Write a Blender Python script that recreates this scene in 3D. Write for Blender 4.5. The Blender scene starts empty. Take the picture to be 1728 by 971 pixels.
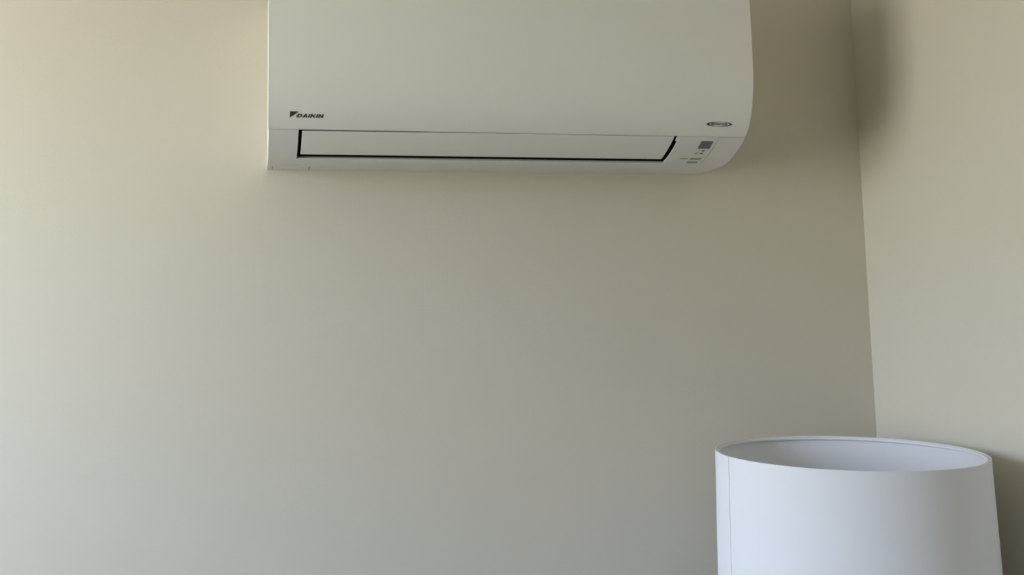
import bpy, bmesh, math
from mathutils import Vector, Matrix, Euler

C = bpy.context.scene.collection
S = bpy.context.scene
PI = math.pi

# ------------------------------------------------------------------ camera
YAW, PITCH, ROLL = math.radians(9.1997), math.radians(6.4149), math.radians(-0.6631)
fwd = Vector((math.sin(YAW) * math.cos(PITCH), math.cos(YAW) * math.cos(PITCH), math.sin(PITCH)))
r0 = Vector((math.cos(YAW), -math.sin(YAW), 0))
u0 = r0.cross(fwd)
rt = math.cos(ROLL) * r0 + math.sin(ROLL) * u0
up = -math.sin(ROLL) * r0 + math.cos(ROLL) * u0
cam_data = bpy.data.cameras.new('camera')
cam = bpy.data.objects.new('camera', cam_data)
C.objects.link(cam)
cam.matrix_world = Matrix(((rt.x, up.x, -fwd.x, -0.0235), (rt.y, up.y, -fwd.y, -1.7270),
                           (rt.z, up.z, -fwd.z, -0.2493), (0, 0, 0, 1)))
cam_data.sensor_width = 36
cam_data.lens = 1727.3 / 1728 * 36
# the photograph is an off-centre crop of a wider frame
cam_data.shift_x = 161.0 / 1728
cam_data.shift_y = -144.9 / 1728
cam_data.clip_start = 0.02
S.camera = cam

# ------------------------------------------------------------------ exposure
S.view_settings.view_transform = 'Standard'
S.view_settings.look = 'None'
S.view_settings.gamma = 1
S.view_settings.use_curve_mapping = False
S.view_settings.exposure = 0.0
S.cycles.max_bounces = 14
S.cycles.diffuse_bounces = 10
S.cycles.use_denoising = True
S.cycles.sample_clamp_indirect = 0

# ------------------------------------------------------------------ room size (wall with the unit is y = 0)
RX = 1.092          # right wall
LX = -1.60          # left wall, with the window
FY = -3.7           # wall behind the camera
FZ = -2.0           # floor
CZ = 0.50           # ceiling
WY0, WY1 = -1.34, -0.46     # window opening along y
WZ0, WZ1 = -0.70, 0.37      # and in height

# ------------------------------------------------------------------ daylight: pale blue sky above, warm ground and foliage below
SKY = 22.0
w = bpy.data.worlds.new('daylight')
S.world = w
w.use_nodes = True
nt = w.node_tree
nt.nodes.clear()
out = nt.nodes.new('ShaderNodeOutputWorld')
bg = nt.nodes.new('ShaderNodeBackground')
tc = nt.nodes.new('ShaderNodeTexCoord')
sep = nt.nodes.new('ShaderNodeSeparateXYZ')
mr = nt.nodes.new('ShaderNodeMapRange')
mr.inputs['From Min'].default_value = -1
mr.inputs['From Max'].default_value = 1
cr = nt.nodes.new('ShaderNodeValToRGB')
e = cr.color_ramp.elements
e[0].position = 0.0
e[0].color = (0.72, 0.68, 0.61, 1)
e[1].position = 1.0
e[1].color = (0.68, 0.86, 1.30, 1)
for pos, col in ((0.47, (0.73, 0.695, 0.62, 1)), (0.52, (0.78, 0.785, 0.79, 1)), (0.58, (0.84, 1.0, 1.38, 1))):
    q = e.new(pos)
    q.color = col
bg.inputs['Strength'].default_value = SKY
L = nt.links.new
L(tc.outputs['Generated'], sep.inputs[0])
L(sep.outputs['Z'], mr.inputs['Value'])
L(mr.outputs[0], cr.inputs[0])
L(cr.outputs[0], bg.inputs['Color'])
L(bg.outputs[0], out.inputs[0])

pl = bpy.data.lights.new('window_portal', 'AREA')      # guides sampling through the window only
pl.shape = 'RECTANGLE'
pl.size = WY1 - WY0
pl.size_y = WZ1 - WZ0
pl.cycles.is_portal = True
po = bpy.data.objects.new('window_portal', pl)
C.objects.link(po)
po.location = (LX - 0.02, (WY0 + WY1) / 2, (WZ0 + WZ1) / 2)
po.rotation_euler = (Vector((1, 0, 0))).to_track_quat('-Z', 'Z').to_euler()


# ------------------------------------------------------------------ helpers
def mat(name, col, rough=0.5, bump=None, spec=0.5, extra=None):
    m = bpy.data.materials.new(name)
    m.use_nodes = True
    t = m.node_tree
    b = t.nodes['Principled BSDF']
    b.inputs['Base Color'].default_value = (*col, 1)
    b.inputs['Roughness'].default_value = rough
    b.inputs['Specular IOR Level'].default_value = spec
    if bump:
        sc, strength, dist = bump
        co = t.nodes.new('ShaderNodeTexCoord')
        n = t.nodes.new('ShaderNodeTexNoise')
        n.inputs['Scale'].default_value = sc
        n.inputs['Detail'].default_value = 3
        bp = t.nodes.new('ShaderNodeBump')
        bp.inputs['Strength'].default_value = strength
        bp.inputs['Distance'].default_value = dist
        t.links.new(co.outputs['Object'], n.inputs['Vector'])
        t.links.new(n.outputs['Fac'], bp.inputs['Height'])
        t.links.new(bp.outputs[0], b.inputs['Normal'])
    return m


def obj(name, bm, m, parent=None, smooth=True, ang=35, recalc=True):
    me = bpy.data.meshes.new(name)
    if recalc:
        bmesh.ops.recalc_face_normals(bm, faces=bm.faces)
    bm.to_mesh(me)
    bm.free()
    if m:
        me.materials.append(m)
    if smooth:
        me.shade_smooth()
        me.set_sharp_from_angle(angle=math.radians(ang))
    o = bpy.data.objects.new(name, me)
    C.objects.link(o)
    if parent:
        o.parent = parent
    return o


def bevel(o, wd, seg=2, ang=40):
    b = o.modifiers.new('bevel', 'BEVEL')
    b.width = wd
    b.segments = seg
    b.limit_method = 'ANGLE'
    b.angle_limit = math.radians(ang)
    b.harden_normals = True
    return o


def box(bm, x0, x1, y0, y1, z0, z1):
    v = [bm.verts.new((x, y, z)) for x in (x0, x1) for y in (y0, y1) for z in (z0, z1)]
    for f in ((0, 1, 3, 2), (4, 6, 7, 5), (0, 4, 5, 1), (2, 3, 7, 6), (0, 2, 6, 4), (1, 5, 7, 3)):
        bm.faces.new([v[i] for i in f])


def prism(bm, poly, x0, x1):
    """solid: the (y, z) polygon extruded from x0 to x1"""
    a = [bm.verts.new((x0, y, z)) for y, z in poly]
    b = [bm.verts.new((x1, y, z)) for y, z in poly]
    n = len(poly)
    bm.faces.new(a)
    bm.faces.new(b[::-1])
    for i in range(n):
        bm.faces.new((a[i], a[(i + 1) % n], b[(i + 1) % n], b[i]))


def lathe(bm, prof, seg=96, closed=False):
    rings = []
    for r, z in prof:
        rings.append([bm.verts.new((r * math.cos(2 * PI * k / seg), r * math.sin(2 * PI * k / seg), z)) for k in range(seg)])
    n = len(rings)
    for i in range(n if closed else n - 1):
        A, B = rings[i], rings[(i + 1) % n]
        for k in range(seg):
            bm.faces.new((A[k], A[(k + 1) % seg], B[(k + 1) % seg], B[k]))
    if not closed:
        for R in (rings[0], rings[-1]):
            bm.faces.new(R)


def torus(bm, R, r, z, seg=128, ns=10):
    lathe(bm, [(R + r * math.cos(2 * PI * j / ns), z + r * math.sin(2 * PI * j / ns)) for j in range(ns)], seg, True)


def tube(bm, pts, r, ns=10):
    pts = [Vector(p) for p in pts]
    prev = None
    rings = []
    for i, p in enumerate(pts):
        d = (pts[min(i + 1, len(pts) - 1)] - pts[max(i - 1, 0)]).normalized()
        a = d.orthogonal().normalized() if prev is None else (prev - d * prev.dot(d)).normalized()
        prev = a
        b = d.cross(a)
        rings.append([bm.verts.new(p + r * (math.cos(2 * PI * k / ns) * a + math.sin(2 * PI * k / ns) * b)) for k in range(ns)])
    for A, B in zip(rings[:-1], rings[1:]):
        for k in range(ns):
            bm.faces.new((A[k], A[(k + 1) % ns], B[(k + 1) % ns], B[k]))
    bm.faces.new(rings[0])
    bm.faces.new(rings[-1])


def structure(o):
    o['kind'] = 'structure'
    return o


def thing(name, label, cat, loc):
    o = bpy.data.objects.new(name, None)
    o.empty_display_size = 0.1
    C.objects.link(o)
    o.location = loc
    o['label'] = label
    o['category'] = cat
    return o


# ------------------------------------------------------------------ materials
M_wall = mat('beige_wall_paint', (0.62, 0.585, 0.505), 0.75, (260, 0.10, 0.002), 0.25)
M_ceil = mat('white_ceiling_paint', (0.86, 0.85, 0.82), 0.85)
M_floor = mat('pale_floor', (0.40, 0.33, 0.24), 0.5)
M_trim = mat('white_trim_paint', (0.78, 0.77, 0.74), 0.4)
M_plastic = mat('white_plastic', (0.76, 0.755, 0.72), 0.38, None, 0.5)
M_plastic2 = mat('white_plastic_casing', (0.725, 0.72, 0.69), 0.45, None, 0.45)
M_dark = mat('dark_outlet_plastic', (0.012, 0.012, 0.012), 0.7, None, 0.1)
M_print = mat('dark_grey_print', (0.045, 0.043, 0.038), 0.5, None, 0.3)
M_print2 = mat('mid_grey_print', (0.20, 0.20, 0.18), 0.5, None, 0.3)
M_button = mat('grey_button_plastic', (0.30, 0.30, 0.27), 0.45)
M_disp = mat('smoked_display_window', (0.135, 0.135, 0.135), 0.35, None, 0.5)
M_lamp = mat('dark_indicator', (0.01, 0.01, 0.01), 0.3)
M_metal = mat('brushed_metal', (0.55, 0.54, 0.52), 0.3)
M_metal.node_tree.nodes['Principled BSDF'].inputs['Metallic'].default_value = 1
M_bulb = mat('frosted_bulb_glass', (0.85, 0.85, 0.82), 0.25)


def floor_planks(m):
    t = m.node_tree
    b = t.nodes['Principled BSDF']
    co = t.nodes.new('ShaderNodeTexCoord')
    br = t.nodes.new('ShaderNodeTexBrick')
    br.inputs['Scale'].default_value = 1
    br.inputs['Brick Width'].default_value = 1.2
    br.inputs['Row Height'].default_value = 0.14
    br.inputs['Mortar Size'].default_value = 0.0015
    br.inputs['Color1'].default_value = (0.15, 0.12, 0.085, 1)
    br.inputs['Color2'].default_value = (0.12, 0.095, 0.065, 1)
    br.inputs['Mortar'].default_value = (0.12, 0.09, 0.06, 1)
    t.links.new(co.outputs['Object'], br.inputs['Vector'])
    t.links.new(br.outputs['Color'], b.inputs['Base Color'])


floor_planks(M_floor)


def fabric():
    m = mat('white_shade_fabric', (0.80, 0.805, 0.845), 0.9, None, 0.1)
    t = m.node_tree
    b = t.nodes['Principled BSDF']
    co = t.nodes.new('ShaderNodeTexCoord')
    wv = t.nodes.new('ShaderNodeTexWave')
    wv.bands_direction = 'Z'
    wv.inputs['Scale'].default_value = 500
    wv.inputs['Distortion'].default_value = 2
    bp = t.nodes.new('ShaderNodeBump')
    bp.inputs['Strength'].default_value = 0.05
    bp.inputs['Distance'].default_value = 0.0003
    t.links.new(co.outputs['Object'], wv.inputs['Vector'])
    t.links.new(wv.outputs['Fac'], bp.inputs['Height'])
    t.links.new(bp.outputs[0], b.inputs['Normal'])
    tr = t.nodes.new('ShaderNodeBsdfTranslucent')
    tr.inputs['Color'].default_value = (0.8, 0.8, 0.8, 1)
    mx = t.nodes.new('ShaderNodeMixShader')
    mx.inputs[0].default_value = 0.06
    t.links.new(b.outputs[0], mx.inputs[1])
    t.links.new(tr.outputs[0], mx.inputs[2])
    t.links.new(mx.outputs[0], t.nodes['Material Output'].inputs[0])
    return m


M_fabric = fabric()
M_tape = mat('white_rim_tape', (0.74, 0.74, 0.73), 0.8, None, 0.1)


def pane_mat():
    m = bpy.data.materials.new('window_glass')
    m.use_nodes = True
    t = m.node_tree
    t.nodes.clear()
    o = t.nodes.new('ShaderNodeOutputMaterial')
    tr = t.nodes.new('ShaderNodeBsdfTransparent')
    tr.inputs[0].default_value = (0.95, 0.97, 0.95, 1)
    gl = t.nodes.new('ShaderNodeBsdfGlossy')
    gl.inputs['Roughness'].default_value = 0.02
    mx = t.nodes.new('ShaderNodeMixShader')
    mx.inputs[0].default_value = 0.06
    t.links.new(tr.outputs[0], mx.inputs[1])
    t.links.new(gl.outputs[0], mx.inputs[2])
    t.links.new(mx.outputs[0], o.inputs[0])
    return m


M_glass = pane_mat()

# ------------------------------------------------------------------ room shell
T = 0.12
bm = bmesh.new(); box(bm, LX - T, RX + T, 0, T, FZ - T, CZ + T)
structure(obj('wall_back', bm, M_wall, smooth=False))
bm = bmesh.new(); box(bm, RX, RX + T, FY, 0, FZ - T, CZ + T)
structure(obj('wall_right', bm, M_wall, smooth=False))
bm = bmesh.new(); box(bm, LX - T, RX + T, FY - T, FY, FZ - T, CZ + T)
structure(obj('wall_front', bm, M_wall, smooth=False))
bm = bmesh.new()
box(bm, LX - T, LX, FY, WY0, FZ - T, CZ + T)
box(bm, LX - T, LX, WY1, 0, FZ - T, CZ + T)
box(bm, LX - T, LX, WY0, WY1, FZ - T, WZ0)
box(bm, LX - T, LX, WY0, WY1, WZ1, CZ + T)
structure(obj('wall_left', bm, M_wall, smooth=False))
bm = bmesh.new(); box(bm, LX, RX, FY, 0, FZ - T, FZ)
structure(obj('floor', bm, M_floor, smooth=False))
bm = bmesh.new(); box(bm, LX, RX, FY, 0, CZ, CZ + T)
structure(obj('ceiling', bm, M_ceil, smooth=False))
H, D = 0.09, 0.014
for nm, a in (('baseboard_back', (LX, RX, -D, 0)), ('baseboard_right', (RX - D, RX, FY + D, -D)),
              ('baseboard_left', (LX, LX + D, FY + D, -D)), ('baseboard_front', (LX, RX, FY, FY + D))):
    bm = bmesh.new(); box(bm, *a, FZ, FZ + H)
    structure(bevel(obj(nm, bm, M_trim, smooth=False), 0.004))

# window_1 in the left wall: frame, sash bars and one pane
bm = bmesh.new()
fx0, fx1, fw = LX - 0.09, LX - 0.03, 0.035
box(bm, fx0, fx1, WY0, WY1, WZ0, WZ0 + fw)
box(bm, fx0, fx1, WY0, WY1, WZ1 - fw, WZ1)
box(bm, fx0, fx1, WY0, WY0 + fw, WZ0 + fw, WZ1 - fw)
box(bm, fx0, fx1, WY1 - fw, WY1, WZ0 + fw, WZ1 - fw)
win = structure(obj('window_1', bm, M_trim, smooth=False))
bm = bmesh.new()
box(bm, LX - 0.062, LX - 0.058, WY0 + fw, WY1 - fw, WZ0 + fw, WZ1 - fw)
obj('window_pane', bm, M_glass, win, smooth=False)
bm = bmesh.new()
box(bm, LX - 0.03, LX + 0.03, WY0 - 0.03, WY1 + 0.03, WZ0 - 0.02, WZ0)
obj('window_sill', bm, M_trim, win, smooth=False)

# ------------------------------------------------------------------ wall-mounted air conditioner
# side profile (y, z) from the bottom at the wall, round the curved belly, up the front
CTRL = [(-0.004, 0.0), (-0.035, -0.0005), (-0.067, -0.0008), (-0.098, 0.0003), (-0.112, 0.0022), (-0.128, 0.0062), (-0.144, 0.0115),
        (-0.165, 0.0212), (-0.187, 0.0344), (-0.199, 0.0468), (-0.2095, 0.0625), (-0.2175, 0.084), (-0.2225, 0.107),
        (-0.2248, 0.131), (-0.2255, 0.155), (-0.2253, 0.204), (-0.2243, 0.250), (-0.2222, 0.268), (-0.2150, 0.2795), (-0.200, 0.2855), (-0.180, 0.287)]


def catmull(P, n=8):
    res, par = [], []
    for i in range(len(P) - 1):
        p0 = P[max(i - 1, 0)]; p1 = P[i]; p2 = P[i + 1]; p3 = P[min(i + 2, len(P) - 1)]
        for k in range(n):
            t = k / n
            res.append(tuple(0.5 * (2 * p1[j] + (p2[j] - p0[j]) * t + (2 * p0[j] - 5 * p1[j] + 4 * p2[j] - p3[j]) * t * t
                                    + (-p0[j] + 3 * p1[j] - 3 * p2[j] + p3[j]) * t ** 3) for j in range(2)))
            par.append(i + t)
    res.append(P[-1]); par.append(len(P) - 1.0)
    return res, par


PR, PA = catmull(CTRL)


def at(s):
    for i in range(len(PA) - 1):
        if PA[i] <= s <= PA[i + 1]:
            t = (s - PA[i]) / (PA[i + 1] - PA[i])
            return (PR[i][0] * (1 - t) + PR[i + 1][0] * t, PR[i][1] * (1 - t) + PR[i + 1][1] * t)
    return PR[-1]


def nrm(s):          # outward normal of the profile in (y, z)
    a, b = at(max(s - 0.05, 0)), at(min(s + 0.05, PA[-1]))
    ty, tz = b[0] - a[0], b[1] - a[1]
    l = math.hypot(ty, tz)
    return (tz / l * -1 if False else -tz / l, ty / l)


def s_of_y(y):       # parameter on the belly where the depth is y
    lo, hi = 0.0, 13.0
    for _ in range(50):
        mid = (lo + hi) / 2
        if at(mid)[0] > y:
            lo = mid
        else:
            hi = mid
    return lo


def path(s0, s1, off=0.0, n=None):
    n = n or max(2, int(abs(s1 - s0) * 8))
    res = []
    for i in range(n + 1):
        s = s0 + (s1 - s0) * i / n
        p = at(s); q = nrm(s)
        res.append((p[0] + q[0] * off, p[1] + q[1] * off))
    return res


SEAM = 8.0
S_END = PA[-1]
S_LIP = s_of_y(-0.112)
AC_W = 0.77
XL, XR = 0.0460, 0.6560      # ends of the air outlet
XP = 0.7246                  # right edge of the control panel

ac = thing('air_conditioner', 'white wall-mounted split air conditioner with closed louvre, high on the beige wall', 'air conditioner', (0, 0, 0))

# casing: solid end blocks, hollow middle with the outlet; the front panel sits over it
TH = 0.0035
upper = path(SEAM, S_END, -TH) + [(-0.10, 0.2835), (0.0, 0.2835)]
belly = path(0, SEAM)
bm = bmesh.new()
full = [(0.0, 0.0)] + belly + upper
prism(bm, full, 0.0012, XL)
prism(bm, [(0.0, 0.0)] + path(0, S_LIP) + path(S_LIP, SEAM, -0.0012) + upper, XR, XP)
prism(bm, full, XP, AC_W - 0.0004)
lip = at(S_LIP)
mid = [(0.0, 0.0)] + path(0, S_LIP) + [(lip[0] + 0.001, lip[1] + 0.004), (-0.100, 0.012), (-0.085, 0.045), (-0.110, 0.075), (-0.170, 0.062)] + [path(SEAM, SEAM + 0.2, -0.002)[0]] + upper
prism(bm, mid, XL, XR)
bevel(obj('casing', bm, M_plastic2, ac), 0.0006, 2, 50)

# dark lining of the outlet
bm = bmesh.new()
lin = [(-0.1128, 0.0055), (-0.1015, 0.0135), (-0.0870, 0.045), (-0.111, 0.0735), (-0.169, 0.0605), (-0.1845, 0.0385)]
lin2 = [(-0.1134, 0.0070), (-0.1035, 0.0150), (-0.0890, 0.045), (-0.112, 0.0715), (-0.167, 0.0585), (-0.1825, 0.0380)]
prism(bm, lin + lin2[::-1], XL + 0.0003, XR - 0.0003)
endp = [(-0.1140, 0.0050)] + lin2[1:] + path(SEAM - 0.06, S_LIP + 0.1, -0.0010, 16)
prism(bm, endp, XL + 0.0001, XL + 0.0009)
prism(bm, endp, XR - 0.0009, XR - 0.0001)
obj('air_outlet', bm, M_dark, ac, ang=25)
# lower lip of the outlet
bm = bmesh.new()
prism(bm, [(-0.1121, 0.0023), (-0.1134, 0.0027), (-0.1132, 0.0036), (-0.1117, 0.0034)], XL + 0.0015, XR - 0.0015)
bevel(obj('outlet_lip', bm, M_plastic2, ac), 0.0003)

# louvre: one long curved plate closing the outlet, gap below and at both ends
bm = bmesh.new()
s_a, s_b = s_of_y(-0.1278), SEAM - 0.03
X0, X1 = XL + 0.0052, XR - 0.0074
NX = 24
rows = []
for i in range(NX + 1):
    f = i / NX
    x = X0 + (X1 - X0) * f
    gap = 0.0022 * max(0.0, 1 - f / 0.55) ** 0.8       # the top edge hangs open a little towards the left
    top = s_b - gap / 0.0257
    o_ = path(s_a, top, -0.0004, 20)
    i_ = path(s_a + 0.22, top, -0.0024, 20)
    loop = o_ + i_[::-1]
    rows.append([bm.verts.new((x, y, z)) for y, z in loop])
n = len(rows[0])
for A, B in zip(rows[:-1], rows[1:]):
    for k in range(n):
        bm.faces.new((A[k], A[(k + 1) % n], B[(k + 1) % n], B[k]))
bm.faces.new(rows[0]); bm.faces.new(rows[-1][::-1])
bevel(obj('louvre', bm, M_plastic, ac), 0.0006, 2, 50)

# small pale tab at the top of the right-hand gap
bm = bmesh.new()
prism(bm, path(SEAM - 0.42, SEAM - 0.05, 0.0002, 6) + path(SEAM - 0.42, SEAM - 0.05, -0.0020, 6)[::-1], XR - 0.0030, XR + 0.0006)
bevel(obj('louvre_tab', bm, M_plastic, ac), 0.0004)

# front panel: shell over the upper front with returns at both ends
bm = bmesh.new()
g = 0.018          # gap above the seam in profile parameter
po_ = path(SEAM + g, S_END, 0.0) + [(-0.16, 0.2870)]
pi_ = path(SEAM + g, S_END, -TH + 0.0003) + [(-0.16, 0.2838)]
prism(bm, po_ + pi_[::-1], 0.0, AC_W)
ret = po_[:-1] + [(-0.165, 0.287), (-0.150, 0.27), (-0.140, 0.10), (-0.165, 0.055)]
prism(bm, ret, 0.0, 0.0030)
fp = bevel(obj('front_panel', bm, M_plastic, ac), 0.0016, 3, 50)

# control panel right of the louvre, with display, indicators and buttons
CP0, CP1 = XR + 0.0008, XP - 0.0006
bm = bmesh.new()
prism(bm, path(S_LIP + 0.02, SEAM - 0.02, 0.0003) + path(S_LIP + 0.02, SEAM - 0.02, -0.0012)[::-1], CP0, CP1)
cp = bevel(obj('control_panel', bm, M_plastic2, ac), 0.0005, 2, 50)


def patch(bm, x0, x1, ya, yb, off, th=0.0006, n=10):
    """thin curved plate lying on the belly between depths ya and yb"""
    a, b = s_of_y(ya), s_of_y(yb)
    prism(bm, path(a, b, off, n) + path(a, b, off - th, n)[::-1], x0, x1)


bm = bmesh.new(); patch(bm, 0.6975, 0.7182, -0.1628, -0.1796, 0.0006)
obj('display_window', bm, M_disp, cp)
for ya, yb in ((-0.1558, -0.1582), (-0.1490, -0.1514)):
    bm = bmesh.new(); patch(bm, 0.7072, 0.7124, ya, yb, 0.0006)
    obj('indicator_light', bm, M_lamp, cp)
bm = bmesh.new(); patch(bm, 0.6978, 0.7165, -0.1295, -0.1362, 0.0007)
bevel(obj('button', bm, M_button, cp), 0.0002, 1)
bm = bmesh.new(); patch(bm, 0.6975, 0.7158, -0.1155, -0.1232, 0.0007)
bevel(obj('button', bm, M_button, cp), 0.0002, 1)
bm = bmesh.new(); patch(bm, 0.6793, 0.6938, -0.1318, -0.1342, 0.0005)
obj('button_legend', bm, M_print2, cp)
bm = bmesh.new()
patch(bm, 0.7012, 0.7018, -0.1545, -0.1600, 0.0005)
patch(bm, 0.7012, 0.7030, -0.1590, -0.1600, 0.0005)
obj('timer_legend', bm, M_print2, cp)
bm = bmesh.new()
patch(bm, 0.6985, 0.7032, -0.1482, -0.1491, 0.0005)
patch(bm, 0.6985, 0.7032, -0.1512, -0.1521, 0.0005)
patch(bm, 0.6985, 0.6993, -0.1482, -0.1521, 0.0005)
patch(bm, 0.7024, 0.7032, -0.1482, -0.1521, 0.0005)
obj('timer_legend', bm, M_print2, cp)

# clip cover with two slots under the left end
bm = bmesh.new()
prism(bm, path(0.15, s_of_y(-0.050), 0.0006, 10) + path(0.15, s_of_y(-0.050), -0.0008, 10)[::-1], 0.0105, 0.0690)
bevel(obj('clip_cover', bm, M_plastic2, ac), 0.0004, 2)
for x in (0.0088, 0.0700):
    bm = bmesh.new()
    prism(bm, path(0.2, s_of_y(-0.046), 0.0002, 6) + path(0.2, s_of_y(-0.046), -0.0008, 6)[::-1], x, x + 0.0014)
    obj('clip_slot', bm, M_print2, ac)


# printed marks: flat outlines wrapped on the curved front panel
def wrap(bm, x0, s0, off=0.0004):
    """move a flat (u, v) drawing onto the front: u runs along x, v up the profile from parameter s0"""
    # arc length table
    N = 400
    tab = []
    l = 0.0
    prev = at(s0 - 1.5)
    smid = None
    for i in range(N + 1):
        s = s0 - 1.5 + 3.0 * i / N
        p = at(s)
        l += math.hypot(p[0] - prev[0], p[1] - prev[1])
        prev = p
        tab.append((l, s))
    base = [t for t in tab if t[1] <= s0 + 1e-9][-1][0]
    for v in bm.verts:
        d = base + v.co.y
        k = 0
        while k < N - 1 and tab[k + 1][0] < d:
            k += 1
        a, b = tab[k], tab[k + 1]
        s = a[1] + (b[1] - a[1]) * (d - a[0]) / max(b[0] - a[0], 1e-9)
        p = at(s); q = nrm(s)
        o = off + v.co.z
        v.co = Vector((x0 + v.co.x, p[0] + q[0] * o, p[1] + q[1] * o))


def polyplate(bm, pts, z=0.0):
    bm.faces.new([bm.verts.new((x, y, z)) for x, y in pts])


def slant(pts, h):
    return [(x + 0.30 * y, y) for x, y in pts]


def letter(ch, wd, h, st):
    """block letter outlines as lists of polygons, in a box wd x h with stroke st"""
    v = st * 1.6
    if ch == 'I':
        return [[(0, 0), (v, 0), (v, h), (0, h)]]
    if ch == 'D':
        o = [(0, 0), (wd * 0.62, 0), (wd * 0.88, h * 0.14), (wd, h * 0.5), (wd * 0.88, h * 0.86), (wd * 0.62, h), (0, h)]
        i = [(v, st), (wd * 0.55, st), (wd * 0.70, h * 0.27), (wd - v, h * 0.5), (wd * 0.70, h * 0.73), (wd * 0.55, h - st), (v, h - st)]
        return [[o[k], o[(k + 1) % 7], i[(k + 1) % 7], i[k]] for k in range(7)]
    if ch == 'A':
        m = wd / 2
        return [[(0, 0), (v, 0), (m + v * .3, h), (m - v * .5, h)], [(wd - v, 0), (wd, 0), (m + v * .5, h), (m - v * .3, h)],
                [(wd * .22, h * .2), (wd * .78, h * .2), (wd * .68, h * .2 + st * .8), (wd * .32, h * .2 + st * .8)]]
    if ch == 'K':
        return [[(0, 0), (v, 0), (v, h), (0, h)], [(v, h * .38), (v, h * .62), (wd - v, h), (wd, h)],
                [(v * 1.2, h * .50), (v * 1.9, h * .66), (wd, 0), (wd - v, 0)]]
    if ch == 'N':
        return [[(0, 0), (v, 0), (v, h), (0, h)], [(wd - v, 0), (wd, 0), (wd, h), (wd - v, h)],
                [(0, h), (v * .95, h), (wd, 0), (wd - v * .95, 0)]]
    if ch == 'V':
        m = wd / 2
        return [[(0, h), (v, h), (m + v * .3, 0), (m - v * .4, 0)], [(wd - v, h), (wd, h), (m + v * .4, 0), (m - v * .3, 0)]]
    if ch == 'E':
        return [[(0, 0), (v, 0), (v, h), (0, h)]] + [[(v, y), (wd, y), (wd, y + st), (v, y + st)] for y in (0, (h - st) / 2, h - st)]
    if ch == 'T':
        return [[(0, h - st), (wd, h - st), (wd, h), (0, h)], [(wd / 2 - v / 2, 0), (wd / 2 + v / 2, 0), (wd / 2 + v / 2, h - st), (wd / 2 - v / 2, h - st)]]
    if ch == 'R':
        return [[(0, 0), (v, 0), (v, h), (0, h)], [(v, h - st), (wd, h - st), (wd, h), (v, h)], [(v, h * .40), (wd, h * .40), (wd, h * .40 + st), (v, h * .40 + st)],
                [(wd - v, h * .4 + st), (wd, h * .4 + st), (wd, h - st), (wd - v, h - st)], [(wd * .4, h * .4), (wd * .4 + v, h * .4), (wd, 0), (wd - v, 0)]]


def word(bm, text, x, y, wd, h, st, gap):
    lw = 0
    for ch in text:
        cw = st * 1.6 if ch == 'I' else wd
        for k, poly in enumerate(letter(ch, cw, h, st)):
            polyplate(bm, slant([(x + px, y + py) for px, py in poly], h), 0.00002 * k)
        x += cw + gap
    return x


# dark triangle and the maker's word at the left
s_logo = s_of_y(-0.2020)
bm = bmesh.new()
tri = [(0, 0), (0.0003, 0.0102), (0.0135, 0.0102)]
polyplate(bm, tri)
bmesh.ops.subdivide_edges(bm, edges=bm.edges[:], cuts=4, use_grid_fill=True)
wrap(bm, 0.0318, s_logo, 0.0003)
logo = obj('logo_emblem', bm, M_print, fp, smooth=False)
bm = bmesh.new()
word(bm, 'DAIKIN', 0, 0, 0.0075, 0.0060, 0.00145, 0.0010)
wrap(bm, 0.0418, s_logo + 0.02, 0.0003)
obj('logo_word', bm, M_print, fp, smooth=False)

# oval badge at the right: two crescents and a slanted word
s_bad = s_of_y(-0.2037)
bm = bmesh.new()


def crescent(cx, a, b, t0, t1, tmax, sh):
    N = 26
    for i in range(N):
        q = []
        for k in (i, i + 1):
            t = t0 + (t1 - t0) * k / N
            wgt = max(0.0, math.sin(PI * k / N)) ** 0.6 * tmax
            q.append(((a * math.cos(t), b * math.sin(t)), ((a - wgt * sh) * math.cos(t), (b - wgt * 0.28) * math.sin(t))))
        polyplate(bm, [(cx + p[0], p[1]) for p in (q[0][0], q[1][0], q[1][1], q[0][1])])


crescent(0.0, 0.0219, 0.0043, math.radians(72), math.radians(262), 0.0038, 1.2)
crescent(0.0, 0.0219, 0.0043, math.radians(-108), math.radians(82), 0.0038, 1.2)
wrap(bm, 0.7178, s_bad, 0.0003)
obj('badge_oval', bm, M_print, fp, smooth=False)
bm = bmesh.new()
word(bm, 'INVERTER', -0.0140, -0.0020, 0.0031, 0.0040, 0.0006, 0.00060)
wrap(bm, 0.7178, s_bad, 0.0003)
obj('badge_word', bm, M_print, fp, smooth=False)

# ------------------------------------------------------------------ floor lamp with a white drum shade
LCX, LCY, RIM = 0.8607, -0.2802, -0.4580
R1, R2, SH = 0.1900, 0.1965, 0.30
lamp = thing('floor_lamp', 'floor lamp with a large white fabric drum shade, standing in the corner', 'floor lamp', (LCX, LCY, FZ))
zb = RIM - FZ
bm = bmesh.new()
th = 0.0016
prof = []
NZ = 6
for k in range(NZ + 1):
    t = k / NZ
    prof.append((R1 + (R2 - R1) * t, zb - SH * t))
inn = [(r - th, z) for r, z in prof[::-1]]
lathe(bm, prof + inn, 160, True)
shade = obj('lamp_shade', bm, M_fabric, lamp, ang=60)
bm = bmesh.new()
torus(bm, R1 - 0.0040, 0.0026, zb - 0.0036, 160, 12)
obj('shade_rim', bm, M_fabric, shade, ang=80)
bm = bmesh.new()
torus(bm, R2 - 0.0014, 0.0017, zb - SH, 160, 10)
obj('shade_rim', bm, M_tape, shade, ang=80)
# the shade sits very slightly askew on its fitter
_c = Vector((0, 0, zb))
shade.matrix_basis = Matrix.Translation(_c) @ Matrix.Rotation(math.radians(0.42), 4, Vector((0.86, -0.51, 0))) @ Matrix.Translation(-_c)
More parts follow.
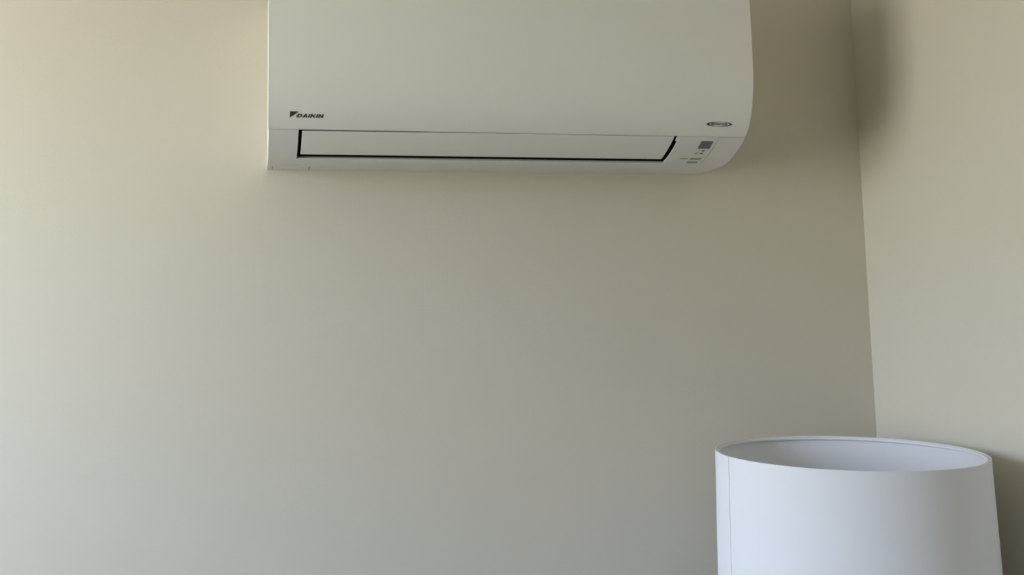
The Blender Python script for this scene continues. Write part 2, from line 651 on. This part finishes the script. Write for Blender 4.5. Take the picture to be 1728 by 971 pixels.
# the lap where the fabric is joined
SEAM_A = math.radians(180.7)
bm = bmesh.new()
a0, a1 = SEAM_A - 0.16, SEAM_A
N = 16
P = []
for k in range(N + 1):
    a = a0 + (a1 - a0) * k / N
    ofs = 0.0009
    P.append([((R1 + ofs) * math.cos(a), (R1 + ofs) * math.sin(a), zb), ((R2 + ofs) * math.cos(a), (R2 + ofs) * math.sin(a), zb - SH + 0.001),
              ((R2 - .0002) * math.cos(a), (R2 - .0002) * math.sin(a), zb - SH + 0.001), ((R1 - .0002) * math.cos(a), (R1 - .0002) * math.sin(a), zb)])
V = [[bm.verts.new(p) for p in q] for q in P]
for A, B in zip(V[:-1], V[1:]):
    for k in range(4):
        bm.faces.new((A[k], A[(k + 1) % 4], B[(k + 1) % 4], B[k]))
bm.faces.new(V[0]); bm.faces.new(V[-1])
obj('shade_seam', bm, M_fabric, shade, ang=40)
# fitter, socket, bulb, pole, base (below the picture's edge)
bm = bmesh.new()
fz = zb - SH + 0.035
for k in range(3):
    a = 2 * PI * k / 3 + 0.4
    tube(bm, [(0.02 * math.cos(a), 0.02 * math.sin(a), fz), ((R2 - 0.004) * math.cos(a), (R2 - 0.004) * math.sin(a), fz)], 0.0018, 8)
torus(bm, 0.021, 0.002, fz, 32, 8)
obj('shade_fitter', bm, M_metal, lamp)
bm = bmesh.new()
lathe(bm, [(0.017, fz - 0.04), (0.020, fz - 0.03), (0.020, fz + 0.01), (0.016, fz + 0.025)], 32)
obj('socket', bm, M_trim, lamp)
bm = bmesh.new()
lathe(bm, [(0.013, fz + 0.025), (0.014, fz + 0.04), (0.026, fz + 0.065), (0.030, fz + 0.085), (0.026, fz + 0.105), (0.013, fz + 0.117), (0.002, fz + 0.119)], 32)
obj('bulb', bm, M_bulb, lamp, ang=80)
bm = bmesh.new()
lathe(bm, [(0.011, 0.03), (0.011, fz - 0.04)], 32)
obj('pole', bm, M_metal, lamp)
bm = bmesh.new()
lathe(bm, [(0.135, 0.0), (0.140, 0.004), (0.140, 0.016), (0.134, 0.022), (0.02, 0.030), (0.011, 0.036)], 64)
obj('base', bm, M_metal, lamp)
